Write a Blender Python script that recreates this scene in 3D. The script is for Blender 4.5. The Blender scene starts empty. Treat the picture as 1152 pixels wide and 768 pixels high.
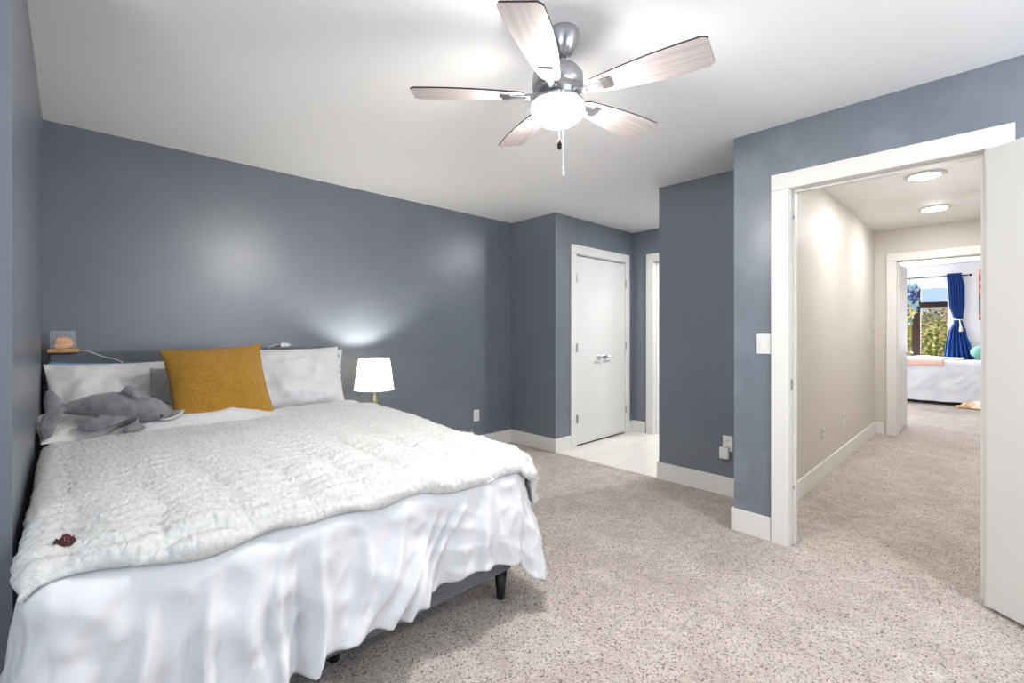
import bpy, bmesh, math, random
import numpy as np
from mathutils import Vector, Matrix, noise
random.seed(7)
S = bpy.context.scene
COL = S.collection
PI = math.pi

# ---------------------------------------------------------------- camera, world, light, exposure
cam_d = bpy.data.cameras.new('camera'); cam = bpy.data.objects.new('camera', cam_d); COL.objects.link(cam)
cam.location = (0, 0, 1.245); cam.rotation_euler = (PI/2, 0, -math.radians(43.76))
cam_d.sensor_width = 36; cam_d.lens = 36*519/1152; cam_d.shift_y = -12.8/1152; cam_d.clip_start = .02
S.camera = cam
S.view_settings.view_transform = 'Standard'; S.view_settings.look = 'None'
S.view_settings.exposure = 0.12; S.view_settings.gamma = 1; S.view_settings.use_curve_mapping = False
S.cycles.max_bounces = 10; S.cycles.diffuse_bounces = 7; S.cycles.use_denoising = True
S.cycles.sample_clamp_indirect = 6

W = bpy.data.worlds.new('world'); S.world = W; W.use_nodes = True
bgn = W.node_tree.nodes['Background']; bgn.inputs[0].default_value = (.52, .70, .95, 1); bgn.inputs[1].default_value = 1.0

FAN_E = 225.0; FAN_COL = (1, .965, .93)
VANITY_E = 30.0; HALL_E = 215.0
LAMP_W = 9.0
sun_d = bpy.data.lights.new('sun', 'SUN'); sun_d.energy = 4.0; sun_d.angle = .02; sun_d.color = (1, .95, .86)
sun = bpy.data.objects.new('sun', sun_d); COL.objects.link(sun)
sun.rotation_euler = Vector((.62, -.30, -.55)).to_track_quat('-Z', 'Y').to_euler()

def area(name, loc, direction, sx, sy, energy, color=(1, 1, 1)):
    d = bpy.data.lights.new(name, 'AREA'); d.shape = 'RECTANGLE'; d.size = sx; d.size_y = sy; d.energy = energy; d.color = color
    o = bpy.data.objects.new(name, d); COL.objects.link(o); o.location = loc
    o.rotation_euler = Vector(direction).to_track_quat('-Z', 'Z').to_euler(); return o
# fill light added at the unseen bedroom windows; daylight at second bedroom's window
area('fill_bedroom', (1.75, -1.42, 1.45), (0, 1, .35), 2.3, 1.35, 40, (.90, .95, 1))
area('fill_alcove', (-1.22, .2, 1.45), (1, 0, .5), 1.5, 1.35, 36, (.88, .94, 1))
area('daylight_far', (11.75, 1.2, 1.4), (-1, -.05, 0), 1.3, 1.35, 270, (.95, .97, 1))

# ---------------------------------------------------------------- materials
def mat(name, color, rough=.6, metal=0, spec=.5, emit=None, es=0, bump=None, var=None, trans=0, sheen=0, sub=0, alpha=1, ior=1.45):
    """bump=(scale, strength, distance, detail); var=(scale, color2, low, high, detail)"""
    m = bpy.data.materials.new(name); m.use_nodes = True; nt = m.node_tree; b = nt.nodes['Principled BSDF']
    b.inputs['Base Color'].default_value = (*color, 1); b.inputs['Roughness'].default_value = rough
    b.inputs['Metallic'].default_value = metal; b.inputs['Specular IOR Level'].default_value = spec
    b.inputs['Transmission Weight'].default_value = trans; b.inputs['IOR'].default_value = ior
    b.inputs['Sheen Weight'].default_value = sheen
    if sub:
        b.inputs['Subsurface Weight'].default_value = sub; b.inputs['Subsurface Radius'].default_value = (.02, .02, .02)
    if emit: b.inputs['Emission Color'].default_value = (*emit, 1); b.inputs['Emission Strength'].default_value = es
    if bump or var:
        tc = nt.nodes.new('ShaderNodeTexCoord')
    if var:
        n = nt.nodes.new('ShaderNodeTexNoise'); n.inputs['Scale'].default_value = var[0]; n.inputs['Detail'].default_value = var[4] if len(var) > 4 else 3
        nt.links.new(tc.outputs['Object'], n.inputs['Vector'])
        r = nt.nodes.new('ShaderNodeValToRGB'); r.color_ramp.elements[0].position = var[2]; r.color_ramp.elements[1].position = var[3]
        r.color_ramp.elements[0].color = (*var[1], 1); r.color_ramp.elements[1].color = (*color, 1)
        nt.links.new(n.outputs['Fac'], r.inputs['Fac']); nt.links.new(r.outputs['Color'], b.inputs['Base Color'])
    if bump:
        n2 = nt.nodes.new('ShaderNodeTexNoise'); n2.inputs['Scale'].default_value = bump[0]; n2.inputs['Detail'].default_value = bump[3] if len(bump) > 3 else 2
        nt.links.new(tc.outputs['Object'], n2.inputs['Vector'])
        bp = nt.nodes.new('ShaderNodeBump'); bp.inputs['Strength'].default_value = bump[1]; bp.inputs['Distance'].default_value = bump[2]
        nt.links.new(n2.outputs['Fac'], bp.inputs['Height']); nt.links.new(bp.outputs['Normal'], b.inputs['Normal'])
    return m

M = {}
M['blue'] = mat('slate_blue_paint', (.150, .168, .198), .33, spec=.9, bump=(160, .10, .002, 3), var=(3.0, (.140, .157, .186), .35, .65))
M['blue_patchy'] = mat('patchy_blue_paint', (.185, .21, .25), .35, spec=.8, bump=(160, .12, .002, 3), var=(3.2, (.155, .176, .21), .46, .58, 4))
M['beige'] = mat('beige_paint', (.585, .55, .495), .5, bump=(150, .1, .002))
M['ceil'] = mat('ceiling_paint', (.79, .79, .79), .75, bump=(90, .25, .003, 4))
M['white_wall'] = mat('white_paint', (.85, .85, .86), .6)
M['trim'] = mat('trim_paint', (.73, .715, .68), .4)
M['door'] = mat('door_paint', (.70, .685, .655), .42)
M['plastic'] = mat('white_plastic', (.72, .71, .685), .35)
M['dark'] = mat('dark_gap', (.02, .02, .02), .8)
M['nickel'] = mat('brushed_nickel', (.55, .55, .57), .28, metal=1)
M['dknickel'] = mat('satin_nickel', (.42, .42, .42), .35, metal=1)
M['black'] = mat('black_wood', (.012, .012, .013), .4)
M['greyfab'] = mat('grey_linen', (.17, .18, .20), .9, bump=(900, .5, .002, 2), var=(260, (.11, .115, .13), .35, .65, 2), sheen=.2)
M['pile'] = mat('white_pile', (.70, .695, .68), .9)
M['white'] = mat('white_cotton', (.66, .66, .67), .85, bump=(420, .08, .001), sheen=.1)
M['duvetm'] = mat('white_duvet_cotton', (.625, .625, .637), .8, bump=(26, .22, .012, 4), sheen=.1)
M['cream'] = mat('cream_cotton', (.74, .73, .72), .85, bump=(300, .1, .001))
M['greycot'] = mat('grey_cotton', (.42, .42, .43), .85, bump=(300, .1, .001))
M['bluecot'] = mat('blue_cotton', (.18, .33, .50), .85, bump=(300, .1, .001))
M['floral'] = mat('pale_green_floral_cotton', (.62, .68, .64), .85, var=(30, (.25, .40, .36), .42, .5, 3))
M['fur'] = mat('white_plush_fur', (.62, .615, .60), .95, bump=(260, .6, .006, 5), var=(60, (.54, .535, .52), .36, .56, 5), sheen=.25)
M['maroon'] = mat('maroon_felt', (.10, .02, .02), .9, var=(60, (.03, .01, .01), .4, .6, 3))
M['mustard'] = mat('mustard_chenille', (.56, .295, .024), .9, bump=(300, 1.0, .010, 4), var=(150, (.36, .16, .012), .32, .60, 5), sheen=.12)
M['plush'] = mat('grey_plush', (.25, .25, .265), .95, bump=(240, .6, .006, 3), var=(22, (.17, .17, .185), .35, .6, 4), sheen=.4)
M['plushw'] = mat('pale_plush', (.62, .61, .60), .95, bump=(240, .4, .004))
M['wood'] = mat('light_wood', (.62, .36, .17), .5, var=(18, (.48, .26, .11), .4, .6, 4))
M['shade'] = None
M['brass'] = mat('antique_brass', (.42, .40, .24), .3, metal=.85)
M['glass'] = mat('clear_glass', (.9, .96, .93), .05, trans=1)
M['curtain'] = mat('royal_blue_velvet', (.008, .05, .22), .85, sheen=.05, spec=.2)
M['rope'] = mat('cream_rope', (.75, .68, .55), .9)
M['bronze'] = mat('dark_bronze', (.035, .022, .016), .8, spec=.1)
M['quilt'] = mat('pale_quilt', (.74, .75, .78), .9, var=(5, (.68, .70, .755), .4, .6, 6), bump=(30, .3, .01, 3))
M['pink'] = mat('pink_blanket', (.78, .52, .45), .9, bump=(40, .4, .01, 3))
M['lav'] = mat('pale_blue_sheet', (.55, .66, .90), .9)
M['green'] = mat('sage_green_fabric', (.14, .33, .25), .85, bump=(60, .2, .004))
M['toy'] = mat('peach_plush', (.85, .55, .30), .95, var=(12, (.9, .82, .68), .45, .55, 3))
M['bark'] = mat('bark', (.10, .06, .035), .9)
M['grass'] = mat('lawn', (.10, .16, .04), .95, var=(20, (.16, .18, .06), .4, .6, 4))
M['white2'] = mat('white_laminate', (.72, .71, .69), .4)

def carpet():
    m = bpy.data.materials.new('beige_speckled_carpet'); m.use_nodes = True; nt = m.node_tree; L = nt.links; b = nt.nodes['Principled BSDF']
    b.inputs['Roughness'].default_value = 1; b.inputs['Specular IOR Level'].default_value = .1; b.inputs['Sheen Weight'].default_value = .25
    tc = nt.nodes.new('ShaderNodeTexCoord')
    def nz(sc, det, dist=0):
        n = nt.nodes.new('ShaderNodeTexNoise'); n.inputs['Scale'].default_value = sc; n.inputs['Detail'].default_value = det; n.inputs['Distortion'].default_value = dist
        n.inputs['Roughness'].default_value = .62 if sc > 100 else .5
        L.new(tc.outputs['Object'], n.inputs['Vector']); return n
    fine, mid, big = nz(140, 4), nz(9, 4, 1.0), nz(2.0, 4, 1.5)
    r = nt.nodes.new('ShaderNodeValToRGB'); e = r.color_ramp.elements
    e[0].position = .03; e[0].color = (.15, .105, .085, 1); e[1].position = .95; e[1].color = (.70, .62, .56, 1)
    x = e.new(.19); x.color = (.49, .42, .372, 1)
    vo = nt.nodes.new('ShaderNodeTexVoronoi'); vo.inputs['Scale'].default_value = 170; L.new(tc.outputs['Object'], vo.inputs['Vector'])
    sp = nt.nodes.new('ShaderNodeSeparateColor'); L.new(vo.outputs['Color'], sp.inputs[0]); L.new(sp.outputs[0], r.inputs['Fac'])
    ma = nt.nodes.new('ShaderNodeMath'); ma.operation = 'ADD'; L.new(mid.outputs['Fac'], ma.inputs[0]); L.new(big.outputs['Fac'], ma.inputs[1])
    r2 = nt.nodes.new('ShaderNodeValToRGB'); r2.color_ramp.elements[0].position = .42; r2.color_ramp.elements[1].position = .62
    hf = nt.nodes.new('ShaderNodeMath'); hf.operation = 'MULTIPLY'; hf.inputs[1].default_value = .5; L.new(ma.outputs[0], hf.inputs[0]); L.new(hf.outputs[0], r2.inputs['Fac'])
    r2.color_ramp.elements[0].color = (.80, .78, .76, 1); r2.color_ramp.elements[1].color = (1.0, 1.0, 1.0, 1)
    mx = nt.nodes.new('ShaderNodeMix'); mx.data_type = 'RGBA'; mx.blend_type = 'MULTIPLY'; mx.inputs['Factor'].default_value = 1
    L.new(r.outputs['Color'], mx.inputs['A']); L.new(r2.outputs['Color'], mx.inputs['B']); L.new(mx.outputs['Result'], b.inputs['Base Color'])
    bp = nt.nodes.new('ShaderNodeBump'); bp.inputs['Strength'].default_value = .8; bp.inputs['Distance'].default_value = .012
    L.new(fine.outputs['Fac'], bp.inputs['Height'])
    bp2 = nt.nodes.new('ShaderNodeBump'); bp2.inputs['Strength'].default_value = .35; bp2.inputs['Distance'].default_value = .05
    L.new(mid.outputs['Fac'], bp2.inputs['Height']); L.new(bp.outputs['Normal'], bp2.inputs['Normal']); L.new(bp2.outputs['Normal'], b.inputs['Normal'])
    return m
M['carpet'] = carpet()

def tile():
    m = bpy.data.materials.new('cream_floor_tile'); m.use_nodes = True; nt = m.node_tree; L = nt.links; b = nt.nodes['Principled BSDF']
    b.inputs['Roughness'].default_value = .3
    tc = nt.nodes.new('ShaderNodeTexCoord'); br = nt.nodes.new('ShaderNodeTexBrick'); L.new(tc.outputs['Object'], br.inputs['Vector'])
    br.inputs['Color1'].default_value = (.74, .71, .66, 1); br.inputs['Color2'].default_value = (.70, .67, .62, 1); br.inputs['Mortar'].default_value = (.5, .47, .43, 1)
    br.inputs['Scale'].default_value = 1; br.inputs['Brick Width'].default_value = .6; br.inputs['Row Height'].default_value = .3; br.inputs['Mortar Size'].default_value = .0035
    L.new(br.outputs['Color'], b.inputs['Base Color']); return m
M['tile'] = tile()

def shade_mat():
    m = bpy.data.materials.new('lamp_shade_linen'); m.use_nodes = True; nt = m.node_tree; L = nt.links
    for n in list(nt.nodes):
        if n.type == 'BSDF_PRINCIPLED': nt.nodes.remove(n)
    out = nt.nodes['Material Output']; t = nt.nodes.new('ShaderNodeBsdfTranslucent'); d = nt.nodes.new('ShaderNodeBsdfDiffuse'); mx = nt.nodes.new('ShaderNodeMixShader')
    t.inputs[0].default_value = (.50, .465, .40, 1); d.inputs[0].default_value = (.85, .83, .78, 1); mx.inputs[0].default_value = .35
    L.new(t.outputs[0], mx.inputs[1]); L.new(d.outputs[0], mx.inputs[2]); L.new(mx.outputs[0], out.inputs[0]); return m
M['shade'] = shade_mat()

def blade_mat():
    m = bpy.data.materials.new('whitewashed_wood_blade'); m.use_nodes = True; nt = m.node_tree; L = nt.links; b = nt.nodes['Principled BSDF']; b.inputs['Roughness'].default_value = .45
    tc = nt.nodes.new('ShaderNodeTexCoord'); mp = nt.nodes.new('ShaderNodeMapping'); mp.inputs['Scale'].default_value = (3, 90, 90)
    n = nt.nodes.new('ShaderNodeTexNoise'); n.inputs['Scale'].default_value = 1.5; n.inputs['Detail'].default_value = 5; r = nt.nodes.new('ShaderNodeValToRGB')
    r.color_ramp.elements[0].position = .3; r.color_ramp.elements[0].color = (.40, .35, .34, 1); r.color_ramp.elements[1].position = .62; r.color_ramp.elements[1].color = (.56, .50, .49, 1)
    L.new(tc.outputs['Object'], mp.inputs[0]); L.new(mp.outputs[0], n.inputs['Vector']); L.new(n.outputs['Fac'], r.inputs['Fac']); L.new(r.outputs['Color'], b.inputs['Base Color']); return m
M['blade'] = blade_mat()

def paint_mat():
    m = bpy.data.materials.new('abstract_painting'); m.use_nodes = True; nt = m.node_tree; L = nt.links; b = nt.nodes['Principled BSDF']; b.inputs['Roughness'].default_value = .5
    tc = nt.nodes.new('ShaderNodeTexCoord'); n = nt.nodes.new('ShaderNodeTexNoise'); n.inputs['Scale'].default_value = 3.5; n.inputs['Detail'].default_value = 5; n.inputs['Distortion'].default_value = 1
    r = nt.nodes.new('ShaderNodeValToRGB'); e = r.color_ramp.elements
    e[0].position = .50; e[0].color = (.03, .035, .05, 1); e[1].position = .75; e[1].color = (.75, .55, .40, 1)
    for p, c in ((.54, (.16, .04, .04)), (.58, (.65, .10, .04)), (.64, (.85, .33, .10))): x = e.new(p); x.color = (*c, 1)
    L.new(tc.outputs['Object'], n.inputs['Vector']); L.new(n.outputs['Fac'], r.inputs['Fac']); L.new(r.outputs['Color'], b.inputs['Base Color']); return m
M['painting'] = paint_mat()

def emat(name, color, strength):
    m = bpy.data.materials.new(name); m.use_nodes = True; nt = m.node_tree
    for n in list(nt.nodes):
        if n.type == 'BSDF_PRINCIPLED': nt.nodes.remove(n)
    e = nt.nodes.new('ShaderNodeEmission'); e.inputs[0].default_value = (*color, 1); e.inputs[1].default_value = strength
    nt.links.new(e.outputs[0], nt.nodes['Material Output'].inputs[0]); return m

# ---------------------------------------------------------------- helpers
def tag(o, label=None, cat=None, group=None, kind=None):
    if label: o['label'] = label
    if cat: o['category'] = cat
    if group: o['group'] = group
    if kind: o['kind'] = kind
    return o
def empty(name, loc, label=None, cat=None, group=None, rz=0):
    o = bpy.data.objects.new(name, None); COL.objects.link(o); o.location = loc; o.rotation_euler = (0, 0, rz); o.empty_display_size = .05
    return tag(o, label, cat, group)
def mobj(name, me, m=None, parent=None, loc=None, rot=None, smooth=False):
    o = bpy.data.objects.new(name, me); COL.objects.link(o)
    if m: me.materials.append(m)
    if parent: o.parent = parent
    if loc: o.location = loc
    if rot: o.rotation_euler = rot
    if smooth:
        for p in me.polygons: p.use_smooth = True
    return o
def bobj(name, bm, m=None, parent=None, loc=None, rot=None, smooth=False):
    me = bpy.data.meshes.new(name); bm.normal_update(); bm.to_mesh(me); bm.free()
    return mobj(name, me, m, parent, loc, rot, smooth)
def bx(bm, x0, x1, y0, y1, z0, z1, bev=0, seg=2):
    r = bmesh.ops.create_cube(bm, size=1, matrix=Matrix.Translation(((x0+x1)/2, (y0+y1)/2, (z0+z1)/2)) @ Matrix.Diagonal((abs(x1-x0), abs(y1-y0), abs(z1-z0), 1)))
    if bev:
        es = {e for v in r['verts'] for e in v.link_edges}
        bmesh.ops.bevel(bm, geom=list(es), offset=bev, segments=seg, affect='EDGES', profile=.5)
    return bm
def box(name, x0, x1, y0, y1, z0, z1, m, parent=None, bev=0, seg=2, loc=None, rot=None):
    return bobj(name, bx(bmesh.new(), x0, x1, y0, y1, z0, z1, bev, seg), m, parent, loc, rot)
def struct(o): o['kind'] = 'structure'; return o
def lathe(bm, prof, n=32, mtx=Matrix()):
    rings = []
    for r, z in prof:
        if r < 1e-5: rings.append([bm.verts.new(mtx @ Vector((0, 0, z)))])
        else: rings.append([bm.verts.new(mtx @ Vector((r*math.cos(2*PI*k/n), r*math.sin(2*PI*k/n), z))) for k in range(n)])
    for a, b in zip(rings, rings[1:]):
        for k in range(n):
            k2 = (k+1) % n
            if len(a) == 1 and len(b) == 1: continue
            if len(a) == 1: bm.faces.new((a[0], b[k], b[k2]))
            elif len(b) == 1: bm.faces.new((a[k], a[k2], b[0]))
            else: bm.faces.new((a[k], a[k2], b[k2], b[k]))
    bmesh.ops.recalc_face_normals(bm, faces=bm.faces)
    return bm
def tube(bm, pts, rad, n=8):
    pts = [Vector(p) for p in pts]; rings = []; R = rad if isinstance(rad, (list, tuple)) else [rad]*len(pts)
    for i, p in enumerate(pts):
        t = (pts[min(i+1, len(pts)-1)]-pts[max(i-1, 0)]).normalized()
        a = t.cross(Vector((0, 0, 1)) if abs(t.z) < .9 else Vector((1, 0, 0))).normalized(); b = t.cross(a)
        rings.append([bm.verts.new(p+(a*math.cos(2*PI*k/n)+b*math.sin(2*PI*k/n))*R[i]) for k in range(n)])
    for a, b in zip(rings, rings[1:]):
        for k in range(n): bm.faces.new((a[k], a[(k+1) % n], b[(k+1) % n], b[k]))
    bm.faces.new(rings[0]); bm.faces.new(rings[-1][::-1])
    bmesh.ops.recalc_face_normals(bm, faces=bm.faces); return bm
def grid_mesh(name, P):                       # P: (n, m, 3) array of points
    n, m, _ = P.shape; me = bpy.data.meshes.new(name)
    idx = np.arange(n*m).reshape(n, m)
    F = np.stack([idx[:-1, :-1], idx[1:, :-1], idx[1:, 1:], idx[:-1, 1:]], -1).reshape(-1, 4)
    me.from_pydata(P.reshape(-1, 3).tolist(), [], F.tolist()); me.update(); return me
def nz(x, y, z=0.0): return noise.noise(Vector((x, y, z)))
def fbm(x, y, z, o=3):
    s = 0; a = 1
    for _ in range(o): s += a*noise.noise(Vector((x, y, z))); x *= 2.03; y *= 2.03; z *= 2.03; a *= .5
    return s
def solid(o, t, off=-1):
    s = o.modifiers.new('thickness', 'SOLIDIFY'); s.thickness = t; s.offset = off; return o
def subd(o, n=2):
    s = o.modifiers.new('smooth', 'SUBSURF'); s.levels = n; s.render_levels = n; return o

# ---------------------------------------------------------------- room shell
H = 2.44; XW = -.113; YH = 3.735; XD = 2.99; XR = 3.577; YC = 3.08; XE = 5.003; XF = 7.04; XB = 11.5
YB = -1.3; XL = -1.1; YA = 1.835; T = .115
def wall(name, *a): return struct(box(name, *a))
wall('floor', XL-.1, XR, YB-.1, YH+.1, -.08, 0, M['carpet'])
wall('floor_hall', XR, XF+T, -.4, 1.03, -.08, 0, M['carpet'])
wall('floor_second_bedroom', XF+T, XB, -2.6, 2.4, -.08, 0, M['carpet'])
o = wall('floor_tiled', XR-.015, XE+2, 1.06, YC+.02, -.08, .004, M['tile'])
wall('ceiling', XL-.1, XR+.06, YB-.1, YH+.1, H, H+.1, M['ceil'])
wall('ceiling_hall', XR+.06, XF+T/2, -.4, 1.06, H, H+.1, M['white_wall'])
wall('ceiling_entry', XR+.06, XE+2.1, 1.06, YH+.1, H, H+.1, M['ceil'])
wall('ceiling_second_bedroom', XF+T/2, XB+.1, -2.7, 2.5, H, H+.1, M['ceil'])
B = M['blue']
wall('wall_headboard', XW-.12, 3.563, YH, YH+.1, 0, H, B)
wall('wall_left', XW-.12, XW, YA, YH, 0, H, B)
wall('wall_alcove', XL, XW-.12, YA, YA+.12, 0, H, B)
def holed(name, m, plane, c, t, a0, a1, h0, h1, z0, z1, top=H):
    """wall slab at plane ('x'/'y') coordinate c..c+t spanning a0..a1 with one opening h0..h1, z0..z1"""
    bm = bmesh.new()
    def seg(p, q, za, zb):
        if q-p < 1e-4 or zb-za < 1e-4: return
        if plane == 'x': bx(bm, c, c+t, p, q, za, zb)
        else: bx(bm, p, q, c, c+t, za, zb)
    seg(a0, h0, 0, top); seg(h1, a1, 0, top); seg(h0, h1, 0, z0); seg(h0, h1, z1, top)
    return struct(bobj(name, bm, m))
holed('wall_added_window', B, 'x', XL-.1, .1, YB-.1, YA+.12, -.55, .95, .8, 2.1)  # this wall and the back one open for the added windows
holed('wall_back', B, 'y', YB-.1, .1, XL, XD+T, .6, 2.9, .8, 2.1)
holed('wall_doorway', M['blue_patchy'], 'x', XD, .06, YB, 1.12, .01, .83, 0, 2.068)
holed('wall_hall_near', M['beige'], 'x', XD+.06, T-.06, YB, 1.06, .01, .83, 0, 2.068)
wall('wall_recess_return', XD+.06, XR, 1.06, 1.12, 0, H, B)
wall('wall_recess', XR, XR+.06, 1.12, 1.948, 0, H, B)
wall('wall_recess_inner', XR+.06, XR+T, 1.06, 1.948, 0, H, B)
wall('wall_hall', XD+T, XF, 1.0, 1.06, 0, H, M['beige'])
wall('wall_entry_side', XR+T, XE, 1.06, 1.12, 0, H, B)
wall('wall_hall_right', XD+T, XF, -.35, -.25, 0, H, M['beige'])
wall('wall_closet_side', 3.563, 3.62, YC+.06, YH, 0, H, B)
holed('wall_closet', B, 'y', YC, .06, 3.563, XE+.06, 3.866, 4.844, 0, 2.068)
wall('wall_closet_rear', 3.62, XE+.06, YC+.6, YC+.65, 0, H, M['white_wall'])
holed('wall_entry_end', B, 'x', XE, .06, 1.12, YC, 2.01, 2.809, 0, 2.068)
holed('wall_bathroom_side', M['white_wall'], 'x', XE+.06, T-.06, 1.12, YC, 2.01, 2.809, 0, 2.068)
wall('wall_bathroom_left', XE+T, XE+2, YC, YC+.1, 0, H, M['white_wall'])
wall('wall_bathroom_right', XE+.06, XE+1.97, 1.06, 1.12, 0, H, M['white_wall'])
wall('wall_bathroom_rear', XE+1.97, XE+2.07, 1.12, YC+.1, 0, H, M['white_wall'])
holed('wall_hall_end', M['beige'], 'x', XF, .06, -.4, 1.06, .01, .81, 0, 2.068)
holed('wall_second_bedroom_near', M['white_wall'], 'x', XF+.06, T-.06, -2.6, 2.4, .01, .81, 0, 2.068)
holed('wall_second_bedroom_window', M['white_wall'], 'x', XB, .12, -2.6, 2.5, .557, 1.95, .62, 2.06)
wall('wall_second_bedroom_left', XF+T, XB, 2.4, 2.5, 0, H, M['white_wall'])
wall('wall_second_bedroom_right', XF+.06, XB, -2.7, -2.6, 0, H, M['white_wall'])

# baseboards
BH = .14; BT = .015
def base(name, *a): return struct(box('baseboard_'+name, *a, M['trim'], None, .004, 2))
base('headboard_wall', XW, 3.563, YH-BT, YH, 0, BH)
base('left', XW, XW+BT, YA, YH-BT, 0, BH)
base('alcove', XL, XW+BT, YA-BT, YA, 0, BH)
base('back', XL, XD, YB, YB+BT, 0, BH)
base('closet_side', 3.563-BT, 3.563, YC-BT, YH-BT, 0, BH)
base('closet', 3.563, 3.796, YC-BT, YC, 0, BH)
base('closet_end', 4.914, XE, YC-BT, YC, 0, BH)
base('entry', XE-BT, XE, 2.899, YC-BT, 0, BH)
base('recess', XR-BT, XR, 1.12, 1.948, 0, BH)
base('recess_end', XR-BT, XR+T, 1.948, 1.948+BT, 0, BH)
base('return', XD-BT, XR-BT, 1.12, 1.12+BT, 0, BH)
base('doorway', XD-BT, XD, .909, 1.12, 0, BH)
base('doorway_right', XD-BT, XD, YB+BT, -.075, 0, BH)
base('hall', XD+T, XF-BT, 1.0-BT, 1.0, 0, BH)
base('hall_right', XD+T, XF-BT, -.25, -.25+BT, 0, BH)
base('hall_end', XF-BT, XF, .905, 1.0, 0, BH)
base('second_bedroom', XB-BT, XB, -2.6, 2.4, 0, BH)

# door casings: legs, head board, jambs and stops as parts of one trim
CW = .095
def casing(name, plane, c, out, h0, h1, zt=2.058, depth=T, stop=.055):
    """opening h0..h1 on wall plane c; out = -1/+1 the side the casing stands proud on; wall body lies on the other side"""
    e = empty(name, (0, 0, 0)); struct(e)
    p = c+out*.018
    def b(nm, a0, a1, c0, c1, z0, z1, bev=.002):
        c0, c1 = min(c0, c1), max(c0, c1)
        if plane == 'x': return box(nm, c0, c1, a0, a1, z0, z1, M['trim'], e, bev, 1)
        return box(nm, a0, a1, c0, c1, z0, z1, M['trim'], e, bev, 1)
    b('casing_leg', h0-CW, h0-.004, p, c, 0, zt); b('casing_leg', h1+.004, h1+CW, p, c, 0, zt)
    b('casing_head', h0-CW, h1+CW, p-out*0, c, zt+.001, zt+.094)
    q = c-out*depth; j = 2.058
    b('jamb', h0-.02, h0, c, q, 0, zt+.0); b('jamb', h1, h1+.02, c, q, 0, zt); b('head_jamb', h0-.02, h1+.02, c, q, zt, zt+.01)
    s0 = c-out*stop; s1 = s0-out*.035
    b('door_stop', h0, h0+.012, s0, s1, 0, zt-.012); b('door_stop', h1-.012, h1, s0, s1, 0, zt-.012); b('door_stop', h0, h1, s0, s1, zt-.012, zt)
    # casing on the far side
    b('casing_leg', h0-CW, h0-.004, q, q-out*.018, 0, zt); b('casing_leg', h1+.004, h1+CW, q, q-out*.018, 0, zt); b('casing_head', h0-CW, h1+CW, q, q-out*.018, zt+.001, zt+.094)
    return e
def plate(bm, x0, x1, y0, y1, z0, z1): return bx(bm, x0, x1, y0, y1, z0, z1, .001, 1)
t1 = casing('trim_1', 'x', XD, -1, .03, .81)
bobj('strike_plate', plate(bmesh.new(), XD+.008, XD+.042, .807, .8105, .90, .96), M['dknickel'], t1)
for z in (1.90, .33): box('screw_cap', XD+.046, XD+.052, .800, .8105, z-.008, z+.008, M['dknickel'], t1)
t2 = casing('trim_2', 'x', XF, -1, .03, .79)
t3 = casing('trim_3', 'x', XE, -1, 2.03, 2.789)
# closet casing (only the room side shows)
t4 = empty('trim_4', (0, 0, 0)); struct(t4)
box('casing_leg', 3.796, 3.884, YC-.018, YC, 0, 2.058, M['trim'], t4, .002, 1); box('casing_leg', 4.826, 4.914, YC-.018, YC, 0, 2.058, M['trim'], t4, .002, 1)
box('casing_head', 3.796, 4.914, YC-.018, YC, 2.059, 2.152, M['trim'], t4, .002, 1)
box('jamb', 3.868, 3.884, YC, YC+.06, 0, 2.058, M['trim'], t4); box('jamb', 4.826, 4.842, YC, YC+.06, 0, 2.058, M['trim'], t4)
box('head_jamb', 3.868, 4.842, YC, YC+.06, 2.050, 2.066, M['trim'], t4)
box('gap_shade_strip', 3.884, 4.826, YC+.045, YC+.06, 2.03, 2.05, M['dark'], t4)  # black strip standing in for the shade in the gap above the doors

# doors
a = math.atan2(-.787, -.617)
d1 = empty('door_1', (2.948, .024, 0), rz=a); struct(d1)
tag(d1, 'flat white bedroom door swung wide open into the room', 'door')
box('panel', 0, .76, 0, .035, .018, 2.048, M['door'], d1, .002, 1)
for z in (.3, 1.05, 1.8): bobj('hinge', tube(bmesh.new(), [(-.008, .041, z-.045), (-.008, .041, z+.045)], .007, 10), M['dknickel'], d1)
def lever(parent, p, out, along, m=M['nickel']):
    p, out, along = Vector(p), Vector(out), Vector(along)
    bm = bmesh.new(); tube(bm, [p, p+out*.008], .028, 20); tube(bm, [p+out*.008, p+out*.05], .010, 12)
    tube(bm, [p+out*.05-along*.012, p+out*.052+along*.04, p+out*.048+along*.105], [.011, .010, .007], 12)
    return bobj('handle', bm, m, parent, smooth=True)
lever(d1, (.70, 0, .94), (0, -1, 0), (-1, 0, 0)); lever(d1, (.70, .035, .94), (0, 1, 0), (-1, 0, 0))

d2 = empty('door_2', (0, 0, 0)); struct(d2); tag(d2, 'pair of flat white closet doors with lever handles beside the tiled entry', 'door')
mid = 4.355
for x0, x1 in ((3.887, mid-.0003), (mid+.0003, 4.823)):
    lf = box('leaf', x0, x1, YC-.006, YC+.032, .022, 2.036, M['door'], d2, .0005, 1)
for xs, sgn in ((mid-.055, -1), (mid+.055, 1)): lever(d2, (xs, YC-.006, .945), (0, -1, 0), (sgn, 0, 0))
for xs in (3.885, 4.825):
    for z in (.30, 1.06, 1.80): bobj('hinge', tube(bmesh.new(), [(xs, YC-.024, z-.045), (xs, YC-.024, z+.045)], .008, 10), M['dknickel'], d2)
box('threshold_gap', 3.884, 4.826, YC+.004, YC+.03, .004, .021, M['dark'], d2)  # black strip painted in for the shade under the closet doors

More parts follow.
